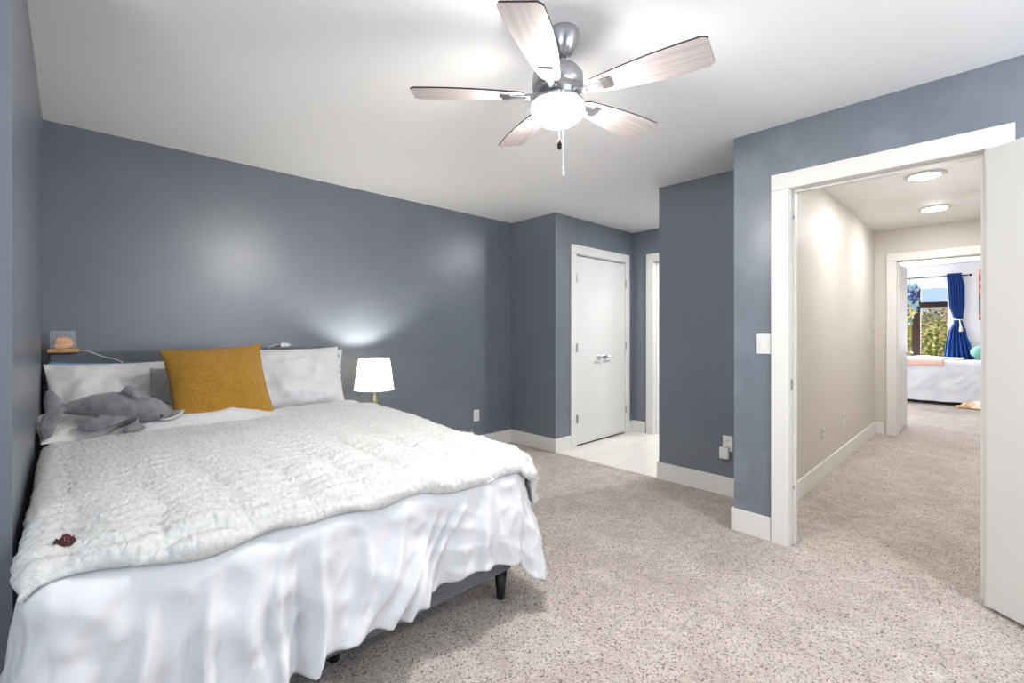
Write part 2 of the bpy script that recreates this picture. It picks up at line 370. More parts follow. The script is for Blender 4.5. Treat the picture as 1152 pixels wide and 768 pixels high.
d3 = empty('door_3', (7.17, .785, 0)); struct(d3); tag(d3, 'narrow edge-on white door standing open into the bright second bedroom', 'door')
box('panel', 0, .755, 0, .035, .015, 2.045, M['door'], d3, .002, 1)
for z in (.36, 1.075, 1.80): box('hinge', -.05, .012, -.006, .004, z-.05, z+.05, M['dknickel'], d3, .001, 1)
lever(d3, (.70, 0, .95), (0, -1, 0), (-1, 0, 0))

# unseen windows behind the camera, added to light the room (frames with panes)
def window(name, plane, c, a0, a1, z0, z1, mf, mull=(), hm=(), fw=.05, dep=.07):
    e = empty(name, (0, 0, 0)); struct(e)
    def b(nm, p, q, za, zb, c0, c1, m):
        return box(nm, c0, c1, p, q, za, zb, m, e) if plane == 'x' else box(nm, p, q, c0, c1, za, zb, m, e)
    bm = bmesh.new()
    def f(p, q, za, zb):
        if plane == 'x': bx(bm, c, c+dep, p, q, za, zb)
        else: bx(bm, p, q, c, c+dep, za, zb)
    f(a0, a0+fw, z0, z1); f(a1-fw, a1, z0, z1); f(a0+fw, a1-fw, z0, z0+fw); f(a0+fw, a1-fw, z1-fw, z1)
    bobj('frame', bm, mf, e)
    for (m0, m1) in mull: b('mullion', m0, m1, z0+fw, z1-fw, c+.002, c+dep-.002, mf)
    for (m0, m1, q0, q1) in hm: b('transom', q0, q1, m0, m1, c+.004, c+dep-.004, mf)
    return e
w1 = window('added_window_1', 'y', YB-.1, .6, 2.9, .8, 2.1, M['trim'], ((1.73, 1.78),))
w2 = window('added_window_2', 'x', XL-.1, -.55, .95, .8, 2.1, M['trim'], ((.18, .23),))

# ---------------------------------------------------------------- bed
BX0, BX1, BY0, BY1 = -.075, 1.48, 1.545, 3.64
bed = empty('bed', ((BX0+BX1)/2, 2.6, 0), 'queen bed with grey linen upholstered headboard and low rails on black legs', 'bed')
def bl(o): o.location = (-(BX0+BX1)/2, -2.6, 0); return o
bl(box('headboard', BX0-.01, BX1+.065, 3.64, 3.72, .12, 1.118, M['greyfab'], bed, .014, 3))
bl(box('foot_rail', BX0, BX1, BY0, BY0+.06, .138, .40, M['greyfab'], bed, .012, 3))
for x0, x1 in ((BX0, BX0+.06), (BX1-.06, BX1)): bl(box('side_rail', x0, x1, BY0+.061, 3.639, .138, .40, M['greyfab'], bed, .012, 3))
bl(box('slat_base', BX0+.06, BX1-.06, BY0+.06, 3.64, .30, .34, M['black'], bed))
bl(box('mattress', BX0+.02, BX1-.02, BY0+.03, 3.63, .345, .655, M['white'], bed, .05, 4))
for lx, ly in ((1.445, 1.585), (.72, 1.72), (-.03, 1.585), (1.43, 3.58), (-.03, 3.58)):
    bl(bobj('leg', lathe(bmesh.new(), [(0, 0), (.017, 0), (.019, .004), (.030, .137), (0, .137)], 20, Matrix.Translation((lx, ly, 0))), M['black'], bed, smooth=True))
bl(box('mid_rail', .55, .95, BY0+.3, BY0+.34, .14, .30, M['black'], bed))

# cloth draped over the bed: flat cloth coordinates (u = X on the bed, w = distance towards the foot past FY)
FX0, FX1, FY = -.032, 1.425, 1.545
def sstep(t): t = max(0., min(1., t)); return t*t*(3-2*t)
def topz(x, y):
    z = .668 + .055*sstep((y-1.6)/1.0) + .012*math.sin(PI*(x-FX0)/(FX1-FX0))
    z += .010*fbm(x*2.2+3, y*2.2, .3, 2)
    return z
FOLDS = [(-.02, .30, .05, .030), (.10, .42, .035, .035), (.20, .50, .03, -.020), (.26, .38, .03, .034), (.40, .25, .045, .022), (.50, .06, .022, .040), (.56, .02, .02, -.020), (.61, -.02, .025, .036), (.74, -.10, .03, .018), (.86, -.25, .03, .024), (.99, -.30, .022, .030), (1.06, -.34, .02, .026), (1.13, -.36, .02, .024), (1.26, -.2, .03, .018)]
def drape(u, v, lift=0., fold=1., seed=0.):
    """u: X coordinate on the flat cloth, v: Y coordinate on the flat cloth -> 3D point, outward normal"""
    du = max(u-FX1, 0)-max(FX0-u, 0); dv = max(FY-v, 0)
    px, py = min(max(u, FX0), FX1), max(v, FY)
    d = math.hypot(du, dv)
    z0 = topz(px, py)
    if d < 1e-6: return Vector((px, py, z0+lift)), Vector((0, 0, 1))
    dx, dy = du/d, -dv/d
    cw = abs(dx)
    r = (.10 if du > 0 else .045)*cw+.105*(1-cw)
    fl = (.15 if du > 0 else (.0 if py > YA-.12 else .16*sstep((YA-.12-py)/.15)))*cw+.03*(1-cw)
    if du > 0 and dv > 0: fl += .12*(2*abs(dx*dy))
    q = r*PI/2
    if d < q: out, drop = r*math.sin(d/r), r*(1-math.cos(d/r)); n = Vector((dx*math.sin(d/r), dy*math.sin(d/r), math.cos(d/r)))
    else: out, drop = r+fl*(d-q), r+(d-q); n = Vector((dx, dy, .05)).normalized()
    per = u if du == 0 else (FX1+.38*math.atan2(du, dv+1e-9)/(PI/2)+(v if dv == 0 else FY)*-1+FY if du > 0 else u)
    g = sstep((drop-.03)/.30)
    s = per+.22*drop*math.sin(per*2.3+seed)+.12*drop
    f = nz(s*5.2+seed, drop*.7, seed)*.055+nz(s*13+seed, drop*1.4, 4.2)*.020
    for sk, ck, w_, A_ in FOLDS:
        t_ = (s-sk-ck*drop-.03*math.sin(drop*9+sk*7))/(w_*(.6+drop)); f += 1.45*A_*math.exp(-t_*t_*1.5)
    f += .030*(.35-abs(nz(s*6.1+3.3, drop*.9, 1.2))*2.2)+.016*(.3-abs(nz(s*15+drop*3, drop*1.2, 7.7))*2)
    if du < 0: f = 0
    f *= 1-.5*sstep(2*abs(dx*dy))
    out += f*g*fold
    return Vector((px+dx*out, py+dy*out, z0-drop))+n*lift, n

def corner(u, v):
    if u > FX1 and v < FY:
        du, dv = u-FX1, FY-v; th = math.atan2(dv, du); m_ = max(du/.50, dv/.455)
        L_ = .50+(.455-.50)*th/(PI/2)+.13*math.sin(2*th)**.6; k_ = m_*L_/math.hypot(du, dv); return FX1+du*k_, FY-dv*k_
    return u, v
# duvet
NU, NV = 230, 260
ua = np.linspace(FX0-.42, FX1+.50, NU); va = np.linspace(3.30, FY-.50, NV); P = np.zeros((NU, NV, 3))
for i, u in enumerate(ua):
    for j, v in enumerate(va):
        vv = v
        if v < FY:   # wavy hem: shorter towards the open side
            k = (FY-v)/.50; hem = .50-.045*sstep((u-.3)/1.1)+.035*nz(u*3.1, 7.7)+.02*nz(u*9, 3.3)
            vv = FY-k*hem
        uu, vv = corner(u, vv)
        p, n = drape(uu, vv, 0, 1, 1.3)
        # soft long wrinkles, strongest below the pillows
        wr = .010*nz(u*3.0+vv*2.0, vv*7.0, 2.2)+.005*nz(u*9.0, vv*16.0, 5.1)-.016*abs(nz(u*4+vv*3, vv*9+u*2, 6.1))
        wr += .045*sstep((vv-2.78)/.10)*sstep((3.10-vv)/.14)*sstep((u-.06)/.25)*sstep((1.0-u)/.4)
        a_ = 1.0+1.3*sstep((vv-2.75)/.3)
        wr += .012*nz(u*5+2*vv, vv*3.5, 8.8)*(1 if vv < FY else .6)
        if vv < FY+.05: wr += .026*(.22-abs(nz((u+.6*vv)*4.6, (u-1.3*vv)*2.4, 3.1)))+.012*(.22-abs(nz((u-.9*vv)*9, (u+vv)*5, 6.1)))
        hd = sstep((vv-3.18)/.12)*-.02
        p = p+n*(wr*a_+.012+hd)
        if p.z < .055: p.z = .055+.02*random.random()*0
        if vv > YA-.03 and p.x < XW+.03: p.x = XW+.03
        P[i, j] = p
duvet = mobj('duvet', grid_mesh('duvet', P[::-1]), M['duvetm'], smooth=True)
solid(duvet, .022, -1)
tag(duvet, 'rumpled white cotton duvet draped over the bed and hanging past the foot', 'duvet')

# plush blanket
NU, NV = 480, 380
ua = np.linspace(FX0-.045, FX1+.25, NU); P = np.zeros((NU, NV, 3))
for i, u in enumerate(ua):
    vh = 2.80+.05*nz(u*2.5, 1.1)+.10*sstep((u-.9)/.5)
    vf = FY-(.085+.03*sstep((u-.5)/.8)-.03*sstep((.3-u)/.3)+.010*abs(math.sin(u*7.3))+.02*nz(u*6, 2.2))
    for j in range(NV):
        v = vh+(vf-vh)*j/(NV-1)
        p, n = drape(*corner(u, v), 0, 1, 1.3)
        toe = sstep((2.25-v)/.5)
        pinch = abs(math.sin(PI*(u+.03*nz(v*14, 5, u*2)+.04*nz(v*2.5,u))/.18))**.7
        ph = v+.018*nz(u*2.2, v*1.5, 3.3)+.012*nz(u*12, v*3, 1.7)+.010*math.sin(u*13+1.2*math.sin(u*5))
        row = abs(math.sin(PI*ph/.062))**.7
        amp = .008+.026*toe*(.75+.6*nz(u*3, v*3, 4))
        hgt = amp*row*(.30+.70*pinch)+.016*toe*nz(u*5, v*7, 6.6)
        fz = .0045*nz(u*75, v*75, 2.0)+.004*nz(u*140, v*140, 7.0)
        ed = min(1, min(i, NU-1-i, j, NV-1-j)/7.0); ed = math.sqrt(1-(1-ed)**2)
        p = p+n*(.016+(.012+hgt)*ed+fz+.004)
        if v > YA-.04 and p.x < XW+.018: p.x = XW+.018
        p.x += .003*nz(u*90, v*90, 12.); p.z += 0
        P[i, j] = p
blanket = mobj('blanket', grid_mesh('blanket', P[::-1]), M['fur'], smooth=True)
solid(blanket, .012, -1)
tag(blanket, 'shaggy white plush throw blanket with ruched rows spread across the bed', 'blanket')
blanket.data.materials.append(M['pile'])
pm = blanket.modifiers.new('pile', 'PARTICLE_SYSTEM'); ps = blanket.particle_systems[0].settings
vg = blanket.vertex_groups.new(name='pile_area')
vg.add([int((NU-1-i)*NV+j) for i in range(10, NU-6) for j in range(6, NV-6) if P[i, j, 0] > XW+.045], 1.0, 'REPLACE')
blanket.particle_systems[0].vertex_group_density = 'pile_area'
ps.type = 'HAIR'; ps.count = 150000; ps.hair_length = .010; ps.use_advanced_hair = True; ps.use_modifier_stack = False
ps.factor_random = .004; ps.normal_factor = .0045; ps.material = 2; ps.hair_step = 3; ps.display_step = 2; ps.render_step = 2
ps.root_radius = 1.0; ps.tip_radius = .3; ps.radius_scale = .0011; ps.brownian_factor = .0
# maroon mark near the front corner of the blanket
VV = np.zeros((NU, NV))
bm = bmesh.new(); vm = {}
def inblob(i, j):
    x, y = P[i, j, 0]+.010, P[i, j, 1]-1.615
    return (x/.024)**2+(y/.036)**2 < 1+.9*nz(x*45, y*45, 3)
def pv(i, j):
    if (i, j) not in vm: vm[(i, j)] = bm.verts.new((P[i, j, 0], P[i, j, 1], P[i, j, 2]+.0045))
    return vm[(i, j)]
for i in range(NU-1):
    if not -.06 < P[i, NV//2, 0] < .06: continue
    for j in range(NV-1):
        if 1.55 < P[i, j, 1] < 1.69 and all(inblob(a_, b_) for a_, b_ in ((i, j), (i+1, j), (i+1, j+1), (i, j+1))):
            bm.faces.new((pv(i, j), pv(i, j+1), pv(i+1, j+1), pv(i+1, j)))
pt = bobj('patch', bm, M['maroon'], blanket, smooth=True); solid(pt, .004, 0); tag(pt, 'dark maroon patch')

# pillows
def pillow(name, w, h, t, m, loc, rot, seed, wr=.010, n=56, pin=.06, parent=None, sag=0.):
    me = bpy.data.meshes.new(name); vs = []; fs = []
    for side in (1, -1):
        for i in range(n+1):
            for j in range(n+1):
                s = -1+2*i/n; q = -1+2*j/n
                s2 = math.sin(s*PI/2); q2 = math.sin(q*PI/2)
                x = s2*w/2*(1-pin*(1-q2*q2)); y = q2*h/2*(1-pin*(1-s2*s2))
                f = max(0, (1-abs(s2)**2.6)*(1-abs(q2)**2.6))**.55
                z = side*t/2*f*(1+sag*-q2)
                e = f**.7
                z += side*e*wr*(fbm(x*7+seed, y*7, seed*1.7+side, 3)-1.1*abs(nz(x*6+y*5+seed, y*9-x*3, seed)))
                ed = 1-min(1, f*1.6)
                z += ed*.008*nz(x*22+seed, y*22, seed)
                vs.append((x, y, z))
    N = n+1
    for sd in range(2):
        o = sd*N*N
        for i in range(n):
            for j in range(n):
                a, b, c, d = o+i*N+j, o+(i+1)*N+j, o+(i+1)*N+j+1, o+i*N+j+1
                fs.append((a, b, c, d) if sd == 0 else (d, c, b, a))
    me.from_pydata(vs, [], fs); bm = bmesh.new(); bm.from_mesh(me); bmesh.ops.remove_doubles(bm, verts=bm.verts, dist=1e-4)
    bmesh.ops.recalc_face_normals(bm, faces=bm.faces); bm.to_mesh(me); bm.free()
    o = mobj(name, me, m, parent, loc, rot, True); return o
R_ = math.radians
# pillow local: x = width, y = height, z = thickness; rot x 90 stands it up
o = pillow('pillow', .62, .42, .09, M['bluecot'], (.22, 3.575, .854), (R_(86), R_(1), R_(0)), 1.0); tag(o, 'blue pillow standing behind the white pillows against the headboard, near the glass cube lamp', 'pillow')
o = pillow('pillow', .66, .42, .17, M['cream'], (.228, 3.44, .865), (R_(70), 0, R_(2)), 2.0, .030, sag=.15); tag(o, 'white pillow leaning on the headboard behind the grey dolphin plush', 'pillow')
o = pillow('pillow', .30, .36, .12, M['greycot'], (.47, 3.30, .86), (R_(68), 0, R_(-10)), 3.0, .012); tag(o, 'small grey pillow tucked between the white pillow and the mustard cushion', 'pillow')
o = pillow('pillow', .62, .38, .14, M['cream'], (.17, 3.13, .775), (R_(10), 0, R_(12)), 4.0, .02); tag(o, 'cream pillow lying flat beneath the grey dolphin plush', 'pillow')
o = pillow('pillow', .66, .42, .09, M['floral'], (1.232, 3.56, .885), (R_(84), 0, 0), 5.0); tag(o, 'pale green floral pillow behind the white pillow nearest the lamp', 'pillow')
o = pillow('pillow', .68, .45, .17, M['white'], (1.155, 3.44, .905), (R_(71), 0, R_(0)), 6.0, .028, sag=.15); tag(o, 'white pillow propped against the headboard on the side near the lamp', 'pillow')
cu = pillow('cushion', .50, .475, .17, M['mustard'], (.615, 3.03, .940), (R_(62), R_(-2.5), R_(3)), 9.0, .012, 80, .07)
tag(cu, 'square mustard yellow chenille cushion leaning on the pillows', 'cushion')

# dolphin plush
def dolphin():
    e = empty('dolphin_plush', (.168, 2.93, .790), 'grey plush dolphin lying on the pillow with its snout toward the mustard cushion', 'plush toy', rz=math.radians(-13))
    bm = bmesh.new(); n = 22
    # (x along, z centre, ry, rz)
    st = [(-.25, .085, .008, .010), (-.22, .085, .022, .022), (-.17, .088, .036, .034), (-.10, .090, .052, .050), (-.02, .085, .064, .062), (.06, .072, .068, .064),
          (.13, .058, .064, .060), (.185, .048, .054, .050), (.215, .036, .040, .036), (.232, .026, .028, .020), (.262, .030, .022, .013), (.285, .040, .014, .009), (.292, .044, .004, .004)]
    rings = []
    for x, z, ry, rz in st: rings.append([bm.verts.new((x, ry*math.cos(2*PI*k/n), z+rz*math.sin(2*PI*k/n))) for k in range(n)])
    for a, b in zip(rings, rings[1:]):
        for k in range(n): bm.faces.new((a[k], a[(k+1) % n], b[(k+1) % n], b[k]))
    bm.faces.new(rings[0]); bm.faces.new(rings[-1][::-1]); bmesh.ops.recalc_face_normals(bm, faces=bm.faces)
    def fin(pts, th):      # a padded outline: list of 3D points, centre inflated
        vs0 = [Vector(p) for p in pts]; c = sum(vs0, Vector())/len(vs0)
        nn = (vs0[1]-vs0[0]).cross(vs0[2]-vs0[0])
        for k in range(1, len(vs0)-1): nn += (vs0[k]-vs0[0]).cross(vs0[k+1]-vs0[0])
        nn.normalize(); K = len(vs0)
        lo = [bm.verts.new(v-nn*th*.35) for v in vs0]; hi = [bm.verts.new(v+nn*th*.35) for v in vs0]
        li = [bm.verts.new(c+(v-c)*.55-nn*th) for v in vs0]; hi2 = [bm.verts.new(c+(v-c)*.55+nn*th) for v in vs0]
        cl = bm.verts.new(c-nn*th*1.1); ch = bm.verts.new(c+nn*th*1.1); fs = []
        for k in range(K):
            k2 = (k+1) % K
            fs += [bm.faces.new((lo[k], lo[k2], hi[k2], hi[k])), bm.faces.new((hi[k], hi[k2], hi2[k2], hi2[k])), bm.faces.new((lo[k2], lo[k], li[k], li[k2])),
                   bm.faces.new((hi2[k], hi2[k2], ch)), bm.faces.new((li[k2], li[k], cl))]
        bmesh.ops.recalc_face_normals(bm, faces=fs)
    # dorsal fin flopped towards the head and the viewer
    fin([(.01, -.005, .135), (.02, -.03, .155), (.045, -.035, .175), (.075, -.04, .168), (.095, -.05, .145), (.10, -.055, .115), (.07, -.045, .118)], .016)
    # flukes: one lobe up, one hanging down
    fin([(-.215, -.01, .075), (-.235, 0, .13), (-.262, .0, .165), (-.29, .0, .165), (-.30, -.0, .12), (-.29, -.01, .075), (-.25, -.015, .06)], .017)
    fin([(-.215, -.02, .095), (-.225, -.05, .05), (-.245, -.08, -.015), (-.275, -.085, -.03), (-.295, -.07, .01), (-.295, -.03, .06), (-.27, -.01, .09)], .017)
    # flippers
    fin([(.06, -.05, .03), (.0, -.085, .01), (-.08, -.10, -.01), (-.15, -.085, .012), (-.14, -.06, .03), (-.05, -.04, .05)], .012)
    fin([(.09, -.05, .02), (.14, -.095, -.012), (.06, -.12, -.022), (.03, -.09, -.012)], .010)
    o = bobj('body', bm, M['plush'], e, smooth=True)
    r = o.modifiers.new('skin', 'REMESH'); r.mode = 'VOXEL'; r.voxel_size = .0055; r.use_smooth_shade = True
    s = o.modifiers.new('soften', 'SMOOTH'); s.factor = .6; s.iterations = 5
    # mouth lining: pale crescent under the beak
    bm = bmesh.new(); tube(bm, [(.19, -.045, .012), (.225, -.036, .010), (.26, -.022, .017), (.285, -.010, .030), (.296, 0, .042)], [.003, .0055, .006, .005, .002], 8)
    e.scale = (.88, 1, 1.08)
    tag(bobj('mouth', bm, M['plushw'], e, smooth=True), 'pale lower lip')
    ey = bmesh.new(); bmesh.ops.create_uvsphere(ey, u_segments=14, v_segments=10, radius=.0065, matrix=Matrix.Translation((.198, -.050, .030))); bobj('eye', ey, M['black'], e, smooth=True)
    ey = bmesh.new(); bmesh.ops.create_uvsphere(ey, u_segments=14, v_segments=10, radius=.0065, matrix=Matrix.Translation((.198, .050, .030))); bobj('eye', ey, M['black'], e, smooth=True)
    return e
dol = dolphin()

# glass cube lamp on the headboard
cb = empty('cube_lamp', (-.028, 3.655, 1.119), 'small clear textured cube lamp on a light wooden base, on the headboard by the corner', 'lamp')
box('base', -.065, .065, -.055, .045, 0, .022, M['wood'], cb, .003, 2)
gm = mat('rippled_clear_acrylic', (.93, .95, 1), .08, trans=.0, bump=(70, .9, .01, 2)); 
def gl(m):
    nt = m.node_tree; b = nt.nodes['Principled BSDF']; out = nt.nodes['Material Output']; tr = nt.nodes.new('ShaderNodeBsdfTransparent'); mx = nt.nodes.new('ShaderNodeMixShader')
    b.inputs['Base Color'].default_value = (.75, .8, .88, 1)
    tc = nt.nodes.new('ShaderNodeTexCoord'); v = nt.nodes.new('ShaderNodeTexVoronoi'); v.feature = 'DISTANCE_TO_EDGE'; v.inputs['Scale'].default_value = 55; nt.links.new(tc.outputs['Object'], v.inputs['Vector'])
    r = nt.nodes.new('ShaderNodeValToRGB'); r.color_ramp.elements[0].position = .02; r.color_ramp.elements[0].color = (.38, .38, .38, 1); r.color_ramp.elements[1].position = .12; r.color_ramp.elements[1].color = (.12, .12, .12, 1)
    nt.links.new(v.outputs['Distance'], r.inputs['Fac']); nt.links.new(r.outputs['Color'], mx.inputs[0]); nt.links.new(tr.outputs[0], mx.inputs[1]); nt.links.new(b.outputs[0], mx.inputs[2]); nt.links.new(mx.outputs[0], out.inputs[0])
gl(gm)
box('glass_box', -.055, .052, -.045, .04, .0225, .122, gm, cb, .002, 1)
bm = bmesh.new(); bmesh.ops.create_icosphere(bm, subdivisions=3, radius=.036, matrix=Matrix.Translation((.0, 0, .048)))
for v in bm.verts: v.co += (v.co-Vector((0, 0, .048)))*.35*nz(*(v.co*30)); v.co.z = max(v.co.z, .024)
bobj('salt_rock', bm, mat('amber_salt', (.80, .42, .14), .5, emit=(1, .5, .15), es=.25, var=(14, (.50, .24, .08), .4, .6)), cb)
bobj('cord', tube(bmesh.new(), [(.063, -.03, .012), (.10, -.045, .008), (.14, -.055, -.015), (.17, -.06, -.03), (.215, -.065, -.042), (.25, -.07, -.062), (.262, -.08, -.10)], .0028, 6), M['plastic'], cb, smooth=True)
# charger on the headboard
ch = empty('phone_charger', (1.14, 3.67, 1.1185), 'white charging plug with a curled cable lying on top of the headboard', 'charger')
box('plug', -.015, .045, -.018, .012, .002, .030, M['plastic'], ch, .006, 2)
box('prongs', .045, .062, -.008, .004, .010, .022, M['dknickel'], ch)
bobj('cable', tube(bmesh.new(), [(-.012, 0, .014), (-.04, -.01, .022), (-.07, -.02, .012), (-.10, -.045, .006), (-.115, -.052, -.04), (-.12, -.05, -.09)], .003, 6), M['plastic'], ch, smooth=True)

# nightstand and lamp
LX, LY = 1.768, 3.45
ns = empty('nightstand', (LX+.045, 3.46, 0), 'low white nightstand under the lit table lamp beside the bed', 'nightstand')
box('top', -.20, .20, -.22, .22, .535, .56, M['white2'], ns, .003, 1); box('body', -.19, .19, -.21, .21, .16, .534, M['white2'], ns, .003, 1)
for z0 in (.175, .36): 
    dr = box('drawer', -.175, .175, -.226, -.211, z0, z0+.165, M['white2'], ns, .002, 1)
    bobj('knob', lathe(bmesh.new(), [(0, 0), (.012, 0), (.014, .012), (0, .018)], 16, Matrix.Translation((0, -.227, z0+.085)) @ Matrix.Rotation(PI/2, 4, 'X')), M['nickel'], dr, smooth=True)
for sx in (-1, 1):
    for sy in (-1, 1): bobj('leg', lathe(bmesh.new(), [(0, 0), (.012, 0), (.018, .16), (0, .16)], 14, Matrix.Translation((sx*.16, sy*.18, 0))), M['white2'], ns)
lp = empty('table_lamp', (LX, LY, .56), 'lit table lamp with a white drum shade on a slim brass stem beside the bed', 'lamp')
bobj('base', lathe(bmesh.new(), [(0, 0), (.055, 0), (.058, .008), (.050, .018), (.018, .028), (.014, .035), (0, .035)], 32), M['brass'], lp, smooth=True)
bobj('stem', lathe(bmesh.new(), [(0, .034), (.011, .034), (.012, .06), (.024, .09), (.027, .12), (.020, .15), (.012, .165), (.018, .175), (.012, .185), (.010, .35), (0, .35)], 24), M['brass'], lp, smooth=True)
sh = bobj('shade', lathe(bmesh.new(), [(.155, .206), (.118, .456)], 64), M['shade'], lp, smooth=True)
for r_, z_ in ((.156, .208), (.119, .454)):
    bm = bmesh.new(); tube(bm, [(r_*math.cos(2*PI*k/48), r_*math.sin(2*PI*k/48), z_) for k in range(49)], .0025, 6); bobj('shade_rim', bm, M['shade'], lp, smooth=True)
bm = bmesh.new()
tube(bm, [(-.154, 0, .212), (-.02, 0, .345), (.02, 0, .345), (.154, 0, .212)], .002, 6); bobj('harp', bm, M['brass'], lp)
BULB = emat('lamp_bulb_glow', (1, .95, .86), 1350)
bm = bmesh.new(); bmesh.ops.create_uvsphere(bm, u_segments=20, v_segments=14, radius=.026, matrix=Matrix.Translation((0, 0, .375))); bobj('bulb', bm, BULB, lp, smooth=True)

# ---------------------------------------------------------------- ceiling fan
FC = Vector((1.411, 1.209, 2.171))
fan = empty('ceiling_fan', (FC.x, FC.y, 0), 'five-blade ceiling fan with whitewashed blades, nickel motor and bright glowing light', 'ceiling fan')
off = Vector((.7223, -.6916, 0))*.024
def Tm(v): return Matrix.Translation(v)
bobj('canopy', lathe(bmesh.new(), [(0, 2.4395), (.058, 2.4395), (.062, 2.43), (.060, 2.415), (.052, 2.385), (.036, 2.352), (.018, 2.342), (0, 2.342)], 40, Tm((off.x, off.y, 0))), M['nickel'], fan, smooth=True)
bobj('downrod', tube(bmesh.new(), [(off.x, off.y, 2.35), (0, 0, 2.28)], .012, 14), M['nickel'], fan, smooth=True)
bobj('motor_housing', lathe(bmesh.new(), [(0, 2.315), (.030, 2.313), (.040, 2.295), (.085, 2.283), (.100, 2.262), (.102, 2.215), (.092, 2.200), (.075, 2.192), (.075, 2.176), (.060, 2.17), (0, 2.17)], 48), M['nickel'], fan, smooth=True)
bobj('light_fitter', lathe(bmesh.new(), [(0, 2.172), (.06, 2.172), (.095, 2.165), (.108, 2.150), (.108, 2.143), (0, 2.143)], 48), M['nickel'], fan, smooth=True)
FG = emat('fan_light_glow', FAN_COL, FAN_E)
bobj('light_bowl', lathe(bmesh.new(), [(.104, 2.1425), (.106, 2.125), (.097, 2.100), (.072, 2.080), (.035, 2.070), (0, 2.068)], 48), FG, fan, smooth=True)
for cx_, cy_, z1_, L_ in (): pass
dxr = Vector((.7223, -.6916, 0)); dfr = Vector((-.6916, -.7223, 0))
for k, (s_, zb) in enumerate(((-.004, 1.962), (.010, 1.862))):
    p = dxr*s_+dfr*.112; 
    c = bobj('pull_chain', tube(bmesh.new(), [(p.x, p.y, 2.150), (p.x, p.y, zb)], .0023, 8), M['plastic'], fan)
    pr = [(0, zb), (.005, zb-.003), (.0085, zb-.018), (.007, zb-.034), (0, zb-.04)] if k == 0 else [(0, zb), (.003, zb-.002), (.0055, zb-.010), (.0035, zb-.014), (.006, zb-.022), (.006, zb-.036), (0, zb-.04)]
    bobj('pull_knob', lathe(bmesh.new(), pr, 14, Tm((p.x, p.y, 0))), M['bronze'] if k == 0 else M['plastic'], c, smooth=True)
def blade_bm():
    bm = bmesh.new(); N = 26; up = []; lo = []
    r0, r1 = .135, .578
    for i in range(N+1):
        t = i/N; x = r0+(r1-r0)*t
        w = .036+.036*math.sin(min(t*1.15, 1)*PI/2)
        w1 = w+.006*math.sin(PI*t); w2 = w-.002
        if t > .965: k = math.sqrt(max(0, 1-((t-.965)/.035)**2)); w1 = w1*(.80+.20*k); w2 = w2*(.84+.16*k)
        if t < .06: k = math.sqrt(1-(1-t/.06)**2); w1 *= .7+.3*k; w2 *= .7+.3*k
        up.append((x, w1)); lo.append((x, -w2))
    out = up+lo[::-1]
    a = [bm.verts.new((x, y, .003)) for x, y in out]; b = [bm.verts.new((x, y, -.003)) for x, y in out]
    n = len(out); f1 = bm.faces.new(a); f2 = bm.faces.new(b[::-1])
    for i in range(n):
        f = bm.faces.new((a[i], b[i], b[(i+1) % n], a[(i+1) % n])); f.material_index = 1
    bmesh.ops.recalc_face_normals(bm, faces=bm.faces); return bm
for k in range(5):
    ang = math.radians(60+72*k)+.0963
    rt = Matrix.Rotation(ang, 4, 'Z')
    tilt = math.atan(.0146*math.cos(ang)+.0278*math.sin(ang))
    b = bobj('blade', blade_bm(), M['blade'], fan); b.data.materials.append(M['black'])
    bml = Matrix.Translation((0, 0, FC.z+.012)) @ rt @ Matrix.Rotation(-tilt, 4, 'Y') @ Matrix.Rotation(R_(-11), 4, 'X')
    b.matrix_local = bml
    bm = bmesh.new(); bx(bm, .085, .20, -.014, .014, -.010, -.004, .002, 1); bx(bm, .185, .225, -.030, .030, -.009, -.004, .002, 1); tube(bm, [(.075, 0, .006), (.10, 0, -.006), (.13, 0, -.008)], .012, 10)
    br = bobj('blade_bracket', bm, M['nickel'], fan); br.matrix_local = bml

# ---------------------------------------------------------------- wall plates
def outlet(name, label, loc, rz, plug=False):
    e = empty(name, loc, label, 'outlet', rz=rz)            # local -y faces the room
    box('plate', -.036, .036, -.006, 0, -.058, .058, M['plastic'], e, .002, 2)
    for z in (-.024, .024):
        r = box('receptacle', -.016, .016, -.009, -.006, z-.014, z+.014, M['plastic'], e, .003, 2)
        bm = bmesh.new(); bx(bm, -.008, -.0055, -.0096, -.0088, z-.004, z+.006); bx(bm, .0055, .008, -.0096, -.0088, z-.004, z+.006); bx(bm, -.002, .002, -.0096, -.0088, z-.011, z-.007)
        bobj('slots', bm, M['dark'], r)
    return e
outlet('wall_outlet', 'white wall outlet low on the blue wall between bed and closet corner', (3.06, YH, .355), 0)
outlet('wall_outlet', 'white wall outlet on the blue wall with an adapter plugged into its lower socket', (XR, 1.385, .392), -PI/2)
e = empty('plug_adapter', (XR-.010, 1.397, .330), 'white rounded plug-in adapter in the outlet beside the doorway corner', 'adapter', rz=-PI/2)
box('body', -.034, .034, -.045, 0, -.048, .038, M['plastic'], e, .010, 3); box('socket_face', -.016, .016, -.047, -.0445, -.014, .014, M['plastic'], e, .001, 1)
outlet('wall_outlet', 'white outlet on the beige hall wall, the one closer to the doorway', (4.6, 1.0, .366), 0)
outlet('wall_outlet', 'white outlet on the beige hall wall, the one closer to the second bedroom', (5.376, 1.0, .39), 0)
def switch(label, loc, rz):
    e = empty('light_switch', loc, label, 'switch', rz=rz)
    box('plate', -.038, .038, -.006, 0, -.059, .059, M['plastic'], e, .002, 2); box('rocker', -.017, .017, -.011, -.006, -.033, .033, M['plastic'], e, .002, 2)
switch('white rocker light switch on the blue wall beside the door casing', (XD, .949, 1.163), -PI/2)
switch('white light switch high on the beige hall wall near its far corner', (6.65, 1.0, 1.186), 0)

